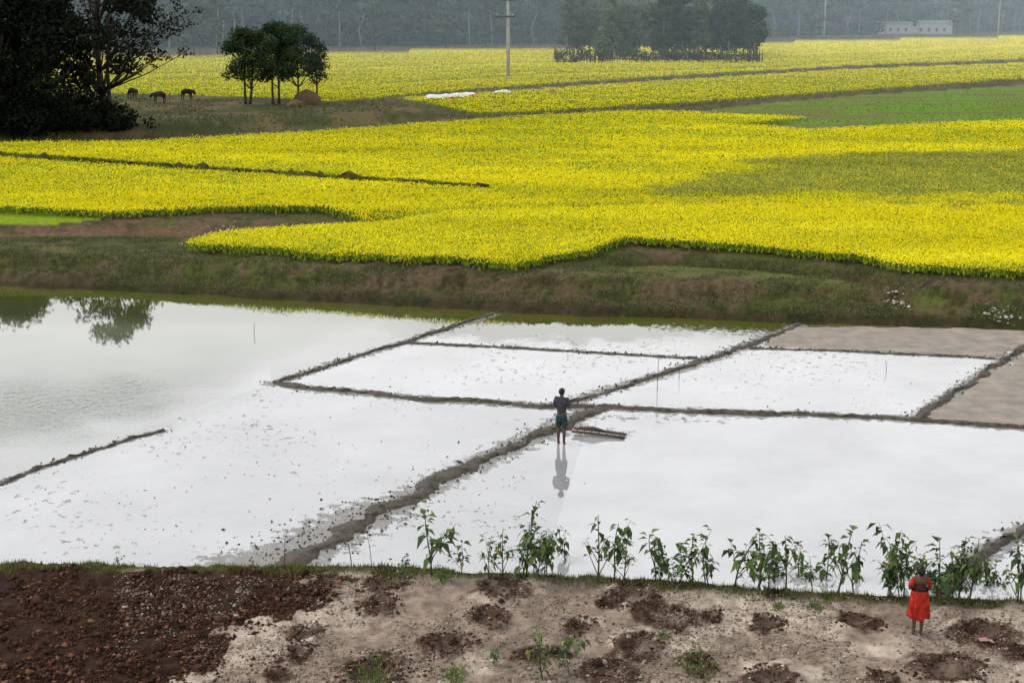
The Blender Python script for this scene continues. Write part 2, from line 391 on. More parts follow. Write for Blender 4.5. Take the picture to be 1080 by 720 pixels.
# ---------------------------------------------------------------- mustard crop
def crop(poly,N,zc,label):
    P=np.array(poly,float); x0,x1=max(P[:,0].min(),-240),min(P[:,0].max(),1320); y0,y1=P[:,1].min(),P[:,1].max()
    px=rng.uniform(x0,x1,N); py=rng.uniform(y0,y1,N)
    m=inpoly(px+rng.normal(0,2.5,N),py+rng.normal(0,.8,N),poly); px=px[m];py=py[m]
    m=pdist(px,py,SLIT)>2.6; px=px[m];py=py[m]
    for st in STREAKS:
        m=pdist(px,py,st)>1.0; px=px[m];py=py[m]
    x,y=G(px,py,zc)
    gz=terr_h(x,y,False); n=len(x)
    hc=np.clip(.5+.14*(fbm(x*.3,y*.3,3,91)-.5)+rng.normal(0,.045,n),.2,.9)
    sc=np.clip((y/75.)**.6,.85,2.2)
    nl=fbm(x*.04,y*.14,4,92); nm=fbm(x*.8,y*.5,3,93)
    ol=smooth(.5+(np.where(inpoly(px,py,OLIVE),1,-1)*pdist(px,py,OLIVE+OLIVE[:1])+(nl-.5)*40+(nm-.5)*22)/14.)
    yel=np.clip(.70+(nl-.5)*1.6+(nm-.5)*.5,.12,.97)
    yel=np.where(y>110,np.clip(yel+.12,.1,.98),yel)
    soft=0
    for st in SOFT: soft=np.maximum(soft,np.exp(-(pdist(px,py+(nm-.5)*6,st)/2.6)**2)*smooth((nl-.35)/.2))
    yel=yel*(1-.6*soft)
    yel=yel*(1-ol)+ol*np.clip(.26+(nm-.5)*.8,.02,.9)
    tone=(.90+.26*(fbm(x*.06,y*.22,4,97)-.5)*2*.9)
    hz=smooth((y-100)/450)[:,None]  # distance haze, blended into the plant colours below
    allP=[];allC=[]
    def batch(k,size,zlo,zhi,flower):
        idx=np.repeat(np.arange(n),k); c=np.stack([x[idx],y[idx],gz[idx]],1)
        s=(size*sc[idx])[:,None]
        c[:,:2]+=rng.normal(0,.13,(len(idx),2))*sc[idx][:,None]
        c[:,2]+=hc[idx]*rng.uniform(zlo,zhi,len(idx))
        if flower:
            nrm=rng.normal(size=(len(idx),3))*.5+np.array([0,-.45,1.0]); nrm/=np.linalg.norm(nrm,axis=1)[:,None]
            a=rng.normal(size=(len(idx),3)); a-=nrm*(a*nrm).sum(1)[:,None]; a/=np.linalg.norm(a,axis=1)[:,None]; bb=np.cross(nrm,a)
        else:
            bb=rng.normal(size=(len(idx),3)); bb[:,2]*=.2; bb/=np.linalg.norm(bb,axis=1)[:,None]; a=rng.normal(size=(len(idx),3))*.3+np.array([0,0,1.3])
        T3=np.stack([c+a*s,c-a*s*.5+bb*s*.8,c-a*s*.5-bb*s*.8],1)
        h=hz[idx]; v=(rng.uniform(.86,1.08,len(idx))*tone[idx])[:,None]
        if flower:
            isy=(rng.uniform(size=len(idx))<yel[idx])[:,None]
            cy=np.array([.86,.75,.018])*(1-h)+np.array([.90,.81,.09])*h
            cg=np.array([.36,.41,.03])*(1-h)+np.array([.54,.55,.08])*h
            C=np.where(isy,cy,cg)*v
            C=C*(1-.32*ol[idx][:,None])+.03*ol[idx][:,None]
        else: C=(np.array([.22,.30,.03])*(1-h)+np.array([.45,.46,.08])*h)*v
        allP.append(T3);allC.append(C)
    batch(3,.045,.90,1.10,True); batch(1,.09,.3,.75,False)
    o=tris('mustard_crop',np.concatenate(allP),np.concatenate(allC),M_crop); link(o); meta(o,label,'mustard field','stuff')
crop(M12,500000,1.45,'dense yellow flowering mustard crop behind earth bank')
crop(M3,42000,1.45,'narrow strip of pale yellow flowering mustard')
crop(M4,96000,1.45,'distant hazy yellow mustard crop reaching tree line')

# ---------------------------------------------------------------- grass
def blades(name,x,y,h,w,colA,colB,label,mat=M_leaf):
    n=len(x); z=terr_h(x,y); ang=rng.uniform(0,2*math.pi,n); lean=rng.normal(0,.35,(n,2))
    c=np.stack([x,y,z-.01],1); side=np.stack([np.cos(ang),np.sin(ang),np.zeros(n)],1)*w[:,None]
    tip=c+np.stack([lean[:,0]*h,lean[:,1]*h,h],1)
    t=rng.uniform(size=n)[:,None]; C=(colA*(1-t)+colB*t)*rng.uniform(.7,1.2,n)[:,None]
    o=tris(name,np.stack([c-side,c+side,tip],1),C,mat); link(o); meta(o,label,'grass','stuff'); return o
N=170000; x=rng.uniform(-32,34,N); yb=np.interp(x,BANK[:,0],BANK[:,1]); y=yb+.3+rng.uniform(0,1,N)**1.1*9
m=(fbm(x*.5,y*.9,5,101)+rng.normal(0,.05,N)>.5); x=x[m];y=y[m]
zz=terr_h(x,y,False); px,py=PIX(x,y,zz+.45); m=~inpoly(px,py,M12); x=x[m];y=y[m]
n=len(x); blades('grass',x,y,rng.uniform(.03,.13,n),rng.uniform(.012,.03,n),np.array([.06,.08,.025]),np.array([.17,.18,.065]),'rough olive grass on the earth bank')
N=20000; px=rng.uniform(-200,500,N); py=rng.uniform(100,150,N); x,y=G(px,py,1.6); m=inpoly(x,y,MOUND)&(fbm(x*.2,y*.2,3,103)>.45); x=x[m];y=y[m]; n=len(x)
blades('grass',x,y,rng.uniform(.1,.28,n),rng.uniform(.06,.16,n),np.array([.08,.09,.035]),np.array([.15,.145,.065]),'dull grass and scrub on homestead mound')
N=18000; px=rng.uniform(740,1400,N); py=rng.uniform(84,137,N); m=inpoly(px,py,GREEN1); x,y=G(px[m],py[m],1.2); m=fbm(x*.06,y*.5,4,47)<.51; x=x[m];y=y[m]; n=len(x)
blades('young_rice',x,y,rng.uniform(.08,.2,n),rng.uniform(.06,.16,n),np.array([.13,.23,.035]),np.array([.24,.33,.06]),'fresh green young rice seedlings')
N=15000; x=rng.uniform(-13,16,N); ye=np.interp(x,EDGE[:,0],EDGE[:,1]); y=ye-.12+rng.normal(0,.22,N)
m=fbm(x*.9,y*.9,3,111)+rng.normal(0,.06,N)>.46; x=x[m];y=y[m];n=len(x)
blades('grass',x,y,rng.uniform(.03,.12,n),rng.uniform(.008,.016,n),np.array([.08,.09,.03]),np.array([.22,.24,.08]),'green grass fringe along the soil edge')
xs=[];ysl=[]
for a,b_,r in [(735,700,24),(392,709,26),(480,714,16),(860,640,10),(560,600,14),(470,606,16),(640,605,14),(820,640,8),(700,672,8),(600,676,8)]:
    cx,cy=G(a,b_,.9); k=int(r*18); xs.append(cx+rng.normal(0,r*.0075,k)); ysl.append(cy+rng.normal(0,r*.012,k))
x=np.concatenate(xs);y=np.concatenate(ysl);n=len(x)
blades('weeds',x,y,rng.uniform(.03,.10,n),rng.uniform(.01,.025,n),np.array([.10,.16,.04]),np.array([.22,.27,.08]),'low green weeds sprouting on planting heaps')

# ---------------------------------------------------------------- clods
def clods(name,x,y,s,C,label,zoff=.3,z=None):
    n=len(x); z=terr_h(x,y) if z is None else z
    base=np.array([(1,0,0),(-1,0,0),(0,1,0),(0,-1,0),(0,0,1),(0,0,-1)],float)
    fc=np.array([(0,2,4),(2,1,4),(1,3,4),(3,0,4),(2,0,5),(1,2,5),(3,1,5),(0,3,5)])
    V=base[None]*rng.uniform(.6,1.3,(n,6,1))+rng.normal(0,.18,(n,6,3))
    th=rng.uniform(0,6.28,n); c,s_=np.cos(th),np.sin(th)
    Vx=V[...,0]*c[:,None]-V[...,1]*s_[:,None]; Vy=V[...,0]*s_[:,None]+V[...,1]*c[:,None]
    V=np.stack([Vx,Vy,V[...,2]*.7],-1)*s[:,None,None]+np.stack([x,y,z+s*zoff],1)[:,None]
    Fc=(fc[None]+(np.arange(n)*6)[:,None,None]).reshape(-1,3)
    o=npmesh(name,V.reshape(-1,3),Fc,M_clod,np.repeat(C,6,0)); link(o); meta(o,label,'soil','stuff')
N=44000; px=rng.uniform(-120,400,N); py=rng.uniform(592,750,N); x,y=G(px,py,.9)
m=tilled(px-rng.exponential(8,N),py,x,y)&(y<np.interp(x,EDGE[:,0],EDGE[:,1])-.2)&(fbm(x*1.6,y*1.6,4,151)+rng.normal(0,.05,N)>.46); x=x[m];y=y[m];n=len(x)
C=lin(70,46,35,.85)[None]*rng.uniform(.3,1.6,n)[:,None]+(rng.uniform(size=n)<.12)[:,None]*lin(122,88,68,.6)
clods('soil_clods',x,y,rng.gamma(1.6,.011,n)+.007,C,'dark brown clods of freshly tilled soil')
xs=[];ysl=[]
for cx,cy,r in PITW:
    k=int(260*(r/.5)**2)+60; th=rng.uniform(0,6.28,k); q=np.clip(rng.normal(.75,.20,k),.1,1.6)*r
    q=q*(1+.18*np.sin(th*2+cx*5)+.14*np.sin(th*3+cy*9)); xs.append(cx+np.cos(th)*q); ysl.append(cy+np.sin(th)*q/.9)
x=np.concatenate(xs);y=np.concatenate(ysl);n=len(x)
clods('soil_clods',x,y,rng.gamma(1.6,.009,n)+.006,lin(80,59,47,.8)[None]*rng.uniform(.35,1.6,n)[:,None],'dark clods heaped around planting pits')
N=60000; px=rng.uniform(120,1200,N); py=rng.uniform(606,750,N); x,y=G(px,py,.9); m=(fbm(x*1.2,y*1.2,4,161)+rng.normal(0,.08,N)>.44)&(y<np.interp(x,EDGE[:,0],EDGE[:,1])-.1); x=x[m];y=y[m]; n=len(x)
tt=(rng.uniform(size=n)[:,None])**.7
clods('soil_crumbs',x,y,rng.gamma(1.5,.0065,n)+.004,(lin(196,180,162,.82)*tt+lin(96,74,60,.8)*(1-tt))*rng.uniform(.45,1.1,n)[:,None],'pale dry crumbs of soil')
x=[];y=[]
for a,b_,r in [(943,312,16),(1058,315,16),(815,327,5),(235,238,30),(820,330,5)]:
    cx,cy,_=place(a,b_); k=34; x+=list(cx+rng.normal(0,r*.02,k)); y+=list(cy+rng.normal(0,.5,k))
x=np.array(x);y=np.array(y)
clods('rubble',x,y,rng.uniform(.025,.095,len(x)),lin(222,215,205,.8)[None]*rng.uniform(.4,1,len(x))[:,None],'pale stones and litter scattered on bank',zoff=.7)
X=[];Y=[];S=[]
for k,(pts,w,h) in BUNDS.items():
    W=resample(GL(pts,0),.3); n=int(420*w/.4); i=rng.integers(0,len(W),n); X.append(W[i,0]+rng.normal(0,w*.9,n));Y.append(W[i,1]+rng.normal(0,w*.9,n));S.append(rng.uniform(.012,.05,n))
px=rng.uniform(0,1080,1100); py=rng.uniform(350,590,1100); a_,b2=G(px,py,0); keep=~inpoly(px,py,PONDP)&(fbm(a_*.5,b2*.5,3,77)>.5)&(~((px>620)&(py>445))); X.append(a_[keep]);Y.append(b2[keep]);S.append(rng.uniform(.01,.026,keep.sum()))
W=GL([(300,580),(345,560),(395,540)],0); i=rng.integers(0,3,260); X.append(W[i,0]+rng.normal(0,.8,260));Y.append(W[i,1]+rng.normal(0,.7,260));S.append(rng.uniform(.012,.045,260))
X=np.concatenate(X);Y=np.concatenate(Y);S=np.concatenate(S)
clods('mud_lumps',X,Y,S,lin(90,83,72,.65)[None]*rng.uniform(.6,1.3,len(X))[:,None],'wet mud lumps in the paddies',z=X*0)

# ---------------------------------------------------------------- trees
def leafcloud(centres,radii,per,size,cA,cB,flat=.75):
    P=[];C=[]
    for (c,r) in zip(centres,radii):
        k=max(6,int(per*(r**2))) 
        d=rng.normal(size=(k,3)); d/=np.linalg.norm(d,axis=1)[:,None]
        q=r*rng.uniform(.25,1,k)**.5*(1+.15*rng.normal(size=k))
        p=np.array(c)+d*q[:,None]*np.array([1,1,flat])
        nr=rng.normal(size=(k,3))*.6+d*.6+np.array([0,-.15,.5]); nr/=np.linalg.norm(nr,axis=1)[:,None]
        a=rng.normal(size=(k,3)); a-=nr*(a*nr).sum(1)[:,None]; a/=np.linalg.norm(a,axis=1)[:,None]; b=np.cross(nr,a)
        s=size*rng.uniform(.6,1.3,k)[:,None]
        P.append(np.stack([p+a*s,p-a*s*.6+b*s*.7,p-a*s*.6-b*s*.7],1))
        t=np.clip(.5+.5*d[:,2]+rng.normal(0,.2,k),0,1)[:,None]  # lighter leaf colour towards clump tops, top light painted in
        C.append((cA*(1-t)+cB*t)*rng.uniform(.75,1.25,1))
    return np.concatenate(P),np.concatenate(C)
def tree(name,loc,h,crown,trunk_r,nclump,cr,leaf,per,cA,cB,label,bark=None,base_frac=.3,stems=1,group=None,spread=1.0,seed=0,shape='round',cat='tree'):
    r=random.Random(seed); e=empty(name,loc); meta(e,label,cat,None,group)
    A=Acc(); cen=[];rad=[]
    tips=[]
    for s in range(stems):
        ang=r.uniform(0,6.28); lean=crown*.35*(stems>1)
        bx=math.cos(ang)*.3*(stems>1); by=math.sin(ang)*.3*(stems>1)
        top=Vector((math.cos(ang)*lean,math.sin(ang)*lean,h*.86))
        pts=[];rd=[]
        for i in range(9):
            t=i/8; pts.append(Vector((bx,by,-.3)).lerp(top,t)+Vector((math.sin(t*5+ang)*h*.015,math.cos(t*4+ang)*h*.015,0))); rd.append(trunk_r*(1-t*.85)*(1.35 if i==0 else 1))
        A.tube(pts,rd,8); tips.append((pts,rd))
    for i in range(nclump):
        pts,rd=tips[i%stems]
        t=r.uniform(0,1)**.8; z=h*(base_frac+(1-base_frac)*t)-cr*.4
        if shape=='round': w=math.sin(math.pi*min(1,.18+.8*t))**.6
        elif shape=='cone': w=(1-t)*.9+.12
        elif shape=='side': w=.45+.55*r.uniform(0,1)
        else: w=.5+.5*math.sin(math.pi*t)
        a=r.uniform(0,6.28); q=crown*w*math.sqrt(r.uniform(.15,1))*spread
        if shape=='side': a=r.uniform(-.6,.6); q=crown*w
        tt=min(.95,max(.25,(z/h)*.8)); k=int(tt*8); p0=pts[k]
        c=Vector((math.cos(a)*q,math.sin(a)*q,z)); c.x+=p0.x*.6;c.y+=p0.y*.6
        cen.append(tuple(c)); rad.append(cr*r.uniform(.6,1.25))
        if shape=='side':
            for f in (.4,.6,.8): 
                m_=p0.lerp(c,f); cen.append((m_.x,m_.y,m_.z+.2)); rad.append(cr*.6)
        if i%2==0 or cr>1.5 or shape=='side':
            mid=p0.lerp(c,.5)+Vector((0,0,-h*.02)); A.tube([p0,mid,c],[rd[k]*.45,rd[k]*.28,rd[k]*.1],5)
    tr=A.obj('trunk',bark or M_bark); link(tr,e)
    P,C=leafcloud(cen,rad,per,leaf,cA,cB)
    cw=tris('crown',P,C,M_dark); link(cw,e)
    return e
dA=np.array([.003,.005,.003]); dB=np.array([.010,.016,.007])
for i,(a,b_,h,cr,nc,cc,bf) in enumerate([(-170,150,15,5.5,50,1.7,.1),(-70,146,13.5,6.5,60,1.7,.1),(2,146,15.0,4.0,70,1.6,.1),(52,143,13.2,4.8,80,1.6,.1),(112,141,18.2,5.0,96,1.15,.30)]):
    x,y,z=place(a,b_)
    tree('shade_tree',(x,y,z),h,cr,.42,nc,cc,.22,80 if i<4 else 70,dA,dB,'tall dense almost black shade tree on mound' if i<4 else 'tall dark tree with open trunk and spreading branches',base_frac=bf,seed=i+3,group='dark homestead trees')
x,y,z=place(120,141)
tree('shade_tree',(x,y,z),13.4,9.2,.28,22,.72,.15,85,dA,dB*1.4,'dark tree with thin feathery sideways branches',base_frac=.55,seed=44,group='dark homestead trees',shape='side')
for i,(a,b_,hh) in enumerate([(-120,148,3.5),(-40,149,3),(20,147,3.6),(60,146,3.2),(90,144,3.0),(124,143,1.8),(40,143,5),(100,142,4.2)]):
    x,y,z=place(a,b_); P,C=leafcloud([(rng.normal(0,1.5),rng.normal(0,.8),hh*rng.uniform(.2,.7)) for _ in range(9)],[hh*.42]*9,90,.2,dA,dB*.8)
    o=tris('bush',P,C,M_dark); o.location=(x,y,z); link(o); meta(o,'dark leafy bush beneath shade trees','bush',None,'bushes under shade trees')
mA=np.array([.008,.018,.007]); mB=np.array([.036,.066,.022])
for i,(a,b_,h,cr,nc,st) in enumerate([(262,110,8.6,2.7,60,2),(291,110,9.0,3.0,64,2),(314,108,9.6,3.3,74,1),(334,106,6.4,1.5,18,1)]):
    x,y,z=place(a,b_); tree('tree',(x,y,z),h,cr,.17,nc,1.0,.17,110,mA,mB,'rounded dark green mango-like tree on grassy mound',base_frac=.38,seed=20+i,stems=st,group='trees on the mound')
gA1=np.array([.03,.055,.028]); gB1=np.array([.12,.17,.08]); gA2=np.array([.008,.02,.009]); gB2=np.array([.045,.08,.032])
gr=[(600,15.5,0),(615,14.5,0),(630,13.5,1),(645,14.5,0),(658,13,1),(672,12.5,0),(688,13,1),(704,15,1),(720,17,1),(737,16,0),(752,17.5,1),(768,15.5,1),(783,14.5,1),(795,12.5,1),(610,11,1),(665,10.5,1),(727,12,1),(775,11.5,0),(640,11.5,0),(700,11.5,1),(760,12,1),(622,12,1),(790,10,1),(650,10,1),(712,10.5,1),(744,11,1)]
for i,(a,h,k) in enumerate(gr):
    x,y,z=place(a,rng.uniform(57.5,62.5)); kk=k if a>690 else 0; tree('grove_tree',(x,y,z),h,3.4 if k else 3.0,.18,48,1.4,.34,38,gA2 if kk else gA1,gB2 if kk else gB1,
      'tall thin-stemmed tree in fenced hazy grove',bark=M_palebark if i%3 else M_bark,base_frac=.20,seed=60+i,group='trees of the fenced grove',shape='cone' if not k else 'col')
fx0,fy0=G(588,66.5,1.0); fx1,_=G(804,66.5,1.0); fx0=float(fx0);fx1=float(fx1);fy0=float(fy0)
e=empty('bamboo_fence',(fx0,fy0,1.0)); meta(e,'dark bamboo stake fence around the grove','fence')
M_fence=mat_plain('weathered_bamboo',(.04,.034,.025),.9,4)
A=Acc(); A.tube([(0,0,-.2),(0,0,1.2),(.02,0,2.7)],[.10,.09,.06],6); p0=A.obj('post',M_fence); 
npst=70; Lf=fx1-fx0
pts=[(i*Lf/(npst-1),0) for i in range(npst)]+[(0,j*1.6) for j in range(1,14)]+[(Lf,j*1.6) for j in range(1,14)]
for i,(a,b_) in enumerate(pts):
    o=p0 if i==0 else p0.copy(); o.location=(a+rng.normal(0,.12),b_,0); o.scale=(1,1,rng.uniform(.7,1.08)); o.rotation_euler=(0,rng.normal(0,.06),0); link(o,e)
A=Acc()
for zz in(.8,1.7): A.tube([(0,-.12,zz),(Lf*.5,-.12,zz+.08),(Lf,-.12,zz)],[.06,.06,.06],5)
link(A.obj('rail',M_fence),e)
P,C=leafcloud([(rng.uniform(0,Lf),rng.uniform(2,8),rng.uniform(.2,2.4)) for _ in range(150)],[1.3]*150,14,.32,gA2*.9,gB2*.9)
o=tris('undergrowth',P,C,M_dark); o.location=(fx0,fy0,1.0); link(o); meta(o,'dark undergrowth inside the fenced grove','undergrowth','stuff')

# distant wood
FL=GL([(-900,62),(-400,57),(150,51.5),(350,50),(600,45.5),(800,39.5),(1080,33.5),(1500,30),(2000,29)],1.0)
R=resample(FL,4.0)
cen=[];rad=[];
for k in range(2600):
    i=rng.integers(0,len(R)); hgt=15+9*vn(np.array([R[i,0]*.05]),np.array([0.]),7)[0]
    zc=rng.uniform(0,1)**.8*hgt; cen.append((R[i,0]+rng.normal(0,4),R[i,1]+4+rng.uniform(0,22),1+zc)); rad.append(rng.uniform(1.8,4.6))
P,C=leafcloud(cen,rad,4.2,.9,lin(28,54,52,.55),lin(100,128,116,.7))  # cool pale leaf colours carry part of the aerial haze
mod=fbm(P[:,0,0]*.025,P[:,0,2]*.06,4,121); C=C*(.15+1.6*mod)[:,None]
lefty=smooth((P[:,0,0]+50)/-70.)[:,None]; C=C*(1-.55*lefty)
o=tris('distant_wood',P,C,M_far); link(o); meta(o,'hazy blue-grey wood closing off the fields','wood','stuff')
A=Acc()
for k in range(120):
    i=rng.integers(0,len(R)); xx=R[i,0]+rng.normal(0,4); yy=R[i,1]+rng.uniform(0,5); A.tube([(xx,yy,.5),(xx+rng.normal(0,.4),yy,6),(xx+rng.normal(0,.8),yy,12)],[.28,.22,.12],5)
o=A.obj('distant_stems',M_palebark); link(o); meta(o,'pale thin stems along the edge of the hazy wood','wood','stuff')
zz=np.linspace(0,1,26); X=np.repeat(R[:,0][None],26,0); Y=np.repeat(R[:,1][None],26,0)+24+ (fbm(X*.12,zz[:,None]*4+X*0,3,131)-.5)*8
Z=.5+zz[:,None]*(19+10*fbm(X*.06,X*0,3,132)); cc=lin(76,104,106,.65)*(.25+1.3*fbm(X*.05,Z*.12,4,133)[...,None])  # bluish backing colour has some distance haze painted in
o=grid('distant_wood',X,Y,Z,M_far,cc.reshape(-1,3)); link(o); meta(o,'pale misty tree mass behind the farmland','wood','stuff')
for i,(a,b_,h) in enumerate([(512,50,7),(395,53,14),(470,51,13),(855,42,15),(1010,38,17),(230,57,15),(205,60,17)]):
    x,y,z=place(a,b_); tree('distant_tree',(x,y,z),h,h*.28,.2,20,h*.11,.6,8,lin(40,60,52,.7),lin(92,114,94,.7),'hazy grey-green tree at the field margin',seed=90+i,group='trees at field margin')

# haze: real light-scattering air over the far fields
hm=bpy.data.materials.new('misty_air'); hm.use_nodes=True; nt=hm.node_tree; nt.nodes.remove(nt.nodes['Principled BSDF'])
vs=nt.nodes.new('ShaderNodeVolumeScatter'); vs.inputs['Color'].default_value=(.72,.92,1,1); vs.inputs['Density'].default_value=.0008; vs.inputs['Anisotropy'].default_value=0
nt.links.new(vs.outputs[0],nt.nodes['Material Output'].inputs['Volume'])
A=Acc(); A.box(-420,420,170,900,-3,70); o=A.obj('misty_air',hm,False); link(o); meta(o,'thin winter mist hanging over far fields','mist','structure')

# distant building
x0,y0=map(float,G(927,36.3,1.0)); x1=float(G(1004,36.3,1.0)[0]); e=empty('long_building',(x0,y0,1.0)); meta(e,'long low whitewashed building before hazy wood','building')
Wd=x1-x0; M_wall=mat_plain('whitewash',lin(195,202,206,.8),.9,1,.85,1.08,0); M_roof=mat_plain('tin_roof',lin(130,140,142,.7),.6,2,.85,1.1,0); M_win=mat_plain('window_glass',lin(90,102,108,.7),.4,2,.8,1.1,0)
A=Acc(); A.box(0,Wd*.46,0,7,0,4.6); A.box(Wd*.56,Wd,0,7,0,5.1); A.box(Wd*.46,Wd*.56,1.5,7,0,3.6); link(A.obj('wall',M_wall,False),e)
A=Acc()
for a0,a1,hz_ in((-.4,Wd*.46+.3,4.6),(Wd*.56-.3,Wd+.4,5.1)):
    b0=len(A.v); A.v+=[(a0,-.6,hz_),(a1,-.6,hz_),(a1,7.6,hz_),(a0,7.6,hz_),(a0,3.5,hz_+1.2),(a1,3.5,hz_+1.2)]; A.f+=[(b0,b0+1,b0+5,b0+4),(b0+3,b0+4,b0+5,b0+2),(b0,b0+4,b0+3),(b0+1,b0+2,b0+5),(b0,b0+3,b0+2,b0+1)]
link(A.obj('roof',M_roof,False),e)
for i in range(9):
    t=.05+i*.105
    if .44<t<.56: continue
    A=Acc(); A.box(-.6,.6,-.06,.04,1.3,2.9); o=A.obj('window',M_win,False); o.location=(Wd*t,0,0); link(o,e)

# utility poles
M_conc=mat_plain('concrete_pole',lin(180,180,176,.8),.9,3,.8,1.1,.2); M_steel=mat_plain('galvanised_steel',lin(90,92,92,.6),.6,4,.8,1.1,0)
M_cer=mat_plain('ceramic_insulator',lin(190,185,175,.8),.3,4,.9,1.1,0)
def pole(a,b_,h,r,label,arms):
    x,y,z=place(a,b_); e=empty('utility_pole',(x,y,z)); meta(e,label,'utility pole',None,'utility poles across the fields')
    A=Acc(); A.tube([(0,0,-.5),(0,0,h*.5),(0,0,h)],[r,r*.8,r*.6],10); link(A.obj('shaft',M_conc),e)
    for zz,w,of in arms:
        A=Acc(); A.box(of-w,of+w,-.2-r*.7,-.06-r*.7,zz-.14,zz+.14); link(A.obj('crossarm',M_steel,False),e)
        for sx in(of-w*.85,of+0.35,of+w*.85):
            A=Acc(); A.tube([(0,0,0),(0,0,.12),(0,0,.14),(0,0,.34),(0,0,.45)],[.05,.05,.15,.15,.04],8); o=A.obj('insulator',M_cer); o.location=(sx,-.13-r*.7,zz+.14); link(o,e)
pole(536,84,15.6,.34,'pale concrete utility pole with crossarms in mustard',[(10.2,1.5,-.5),(12.9,1.0,0),(15,1.2,0)])
pole(869,41,19,.34,'distant hazy concrete utility pole',[(17,1.2,0)])
pole(1052,42,19,.26,'distant hazy concrete utility pole',[(17,1.2,0)])

# ---------------------------------------------------------------- skin figures
def skin(name,J,E,mat,sub=2,root=None):
    keys=list(J); idx={k:i for i,k in enumerate(keys)}
    me=bpy.data.meshes.new(name); me.from_pydata([J[k][0] for k in keys],[(idx[a],idx[b]) for a,b in E],[])
    o=bpy.data.objects.new(name,me); COL.objects.link(o)
    m=o.modifiers.new('s','SKIN'); m.use_smooth_shade=True
    sv=me.skin_vertices[0].data
    for i,k in enumerate(keys):
        r=J[k][1]; sv[i].radius=(r,r) if not isinstance(r,tuple) else r
        sv[i].use_root=(k==(root or keys[0]))
    s=o.modifiers.new('u','SUBSURF'); s.levels=sub; s.render_levels=sub
    dg=bpy.context.evaluated_depsgraph_get(); nm=bpy.data.meshes.new_from_object(o.evaluated_get(dg))
    bpy.data.objects.remove(o); nm.name=name; nm.materials.clear(); nm.materials.append(mat)
    nm.polygons.foreach_set('use_smooth',[True]*len(nm.polygons))
    return bpy.data.objects.new(name,nm)
def figure(armw=1.0):
    J={'pelvis':((0,0,.92),(.135,.10)),'waist':((0,.01,1.06),(.115,.088)),'chest':((0,0,1.24),(.155,.105)),'nb':((0,-.01,1.385),(.075,.06)),'neck':((0,0,1.44),.052),
       'jaw':((0,.025,1.50),(.062,.072)),'head':((0,.012,1.565),(.074,.09)),'crown':((0,0,1.625),(.05,.06)),
       'nose':((0,.118,1.545),.012)}
    E=[('pelvis','waist'),('waist','chest'),('chest','nb'),('nb','neck'),('neck','jaw'),('jaw','head'),('head','crown'),('head','nose')]
    for sd,x in(('l',-1),('r',1)):
        J['ear'+sd]=((x*.088,-.005,1.555),.013); E.append(('head','ear'+sd))
        J['sh'+sd]=((x*.17,-.005,1.355),.056); J['ua'+sd]=((x*.21*armw,-.0,1.23),.047); J['el'+sd]=((x*.24*armw,.02,1.09),.038)
        J['fa'+sd]=((x*.16,.12,1.105),.036); J['wr'+sd]=((x*.05,.20,1.13),.026)
        E+=[('chest','sh'+sd),('sh'+sd,'ua'+sd),('ua'+sd,'el'+sd),('el'+sd,'fa'+sd),('fa'+sd,'wr'+sd)]
        o=.035*(1 if x>0 else -1)
        J['pa'+sd]=((-x*.005,.215,1.14+o*.6),(.022,.030)); E.append(('wr'+sd,'pa'+sd))
        for f in range(4):
            zz=1.14+o*.6+(f-1.5)*.019; ln=[.8,1.0,.95,.75][f]
            J[f'f{f}a'+sd]=((-x*.045,.222,zz),.0095); J[f'f{f}b'+sd]=((-x*(.045+.03*ln),.212,zz-.002),.0085); J[f'f{f}c'+sd]=((-x*(.045+.052*ln),.192,zz-.004),.007)
            E+=[('pa'+sd,f'f{f}a'+sd),(f'f{f}a'+sd,f'f{f}b'+sd),(f'f{f}b'+sd,f'f{f}c'+sd)]
        J['ta'+sd]=((x*.01,.235,1.172+o*.6),.011); J['tb'+sd]=((-x*.02,.242,1.195+o*.6),.009); E+=[('pa'+sd,'ta'+sd),('ta'+sd,'tb'+sd)]
        J['hip'+sd]=((x*.085,0,.85),(.088,.09)); J['th'+sd]=((x*.088,.008,.66),.075); J['kn'+sd]=((x*.085,.015,.475),.054); J['ca'+sd]=((x*.087,-.012,.34),.054); J['an'+sd]=((x*.085,-.015,.085),.033)
        J['he'+sd]=((x*.085,-.035,.035),.032); J['ft'+sd]=((x*.095,.07,.03),(.036,.022)); J['to'+sd]=((x*.10,.14,.02),(.034,.015))
        E+=[('pelvis','hip'+sd),('hip'+sd,'th'+sd),('th'+sd,'kn'+sd),('kn'+sd,'ca'+sd),('ca'+sd,'an'+sd),('an'+sd,'he'+sd),('an'+sd,'ft'+sd),('ft'+sd,'to'+sd)]
    return J,E
def haircap(mat,long=False):
    A=Acc(); n=28; rings=12
    for i in range(rings+1):
        t=i/rings; ph=t*math.pi*(.60)
        for k in range(n):
            th=2*math.pi*k/n; fr=max(0,math.sin(th)); p2=ph*(1-.38*fr*t)
            r=.096+.006*math.sin(k*7+i*3)
            A.v.append((r*.92*math.sin(p2)*math.cos(th),.004+r*1.08*math.sin(p2)*math.sin(th),1.563+r*1.0*math.cos(p2)-(0.10*max(0,-math.sin(th))*t**3 if long else .03*max(0,-math.sin(th))*t**3)))
    for i in range(rings):
        for k in range(n): A.f.append((i*n+k,i*n+(k+1)%n,(i+1)*n+(k+1)%n,(i+1)*n+k))
    return A.obj('hair',mat)
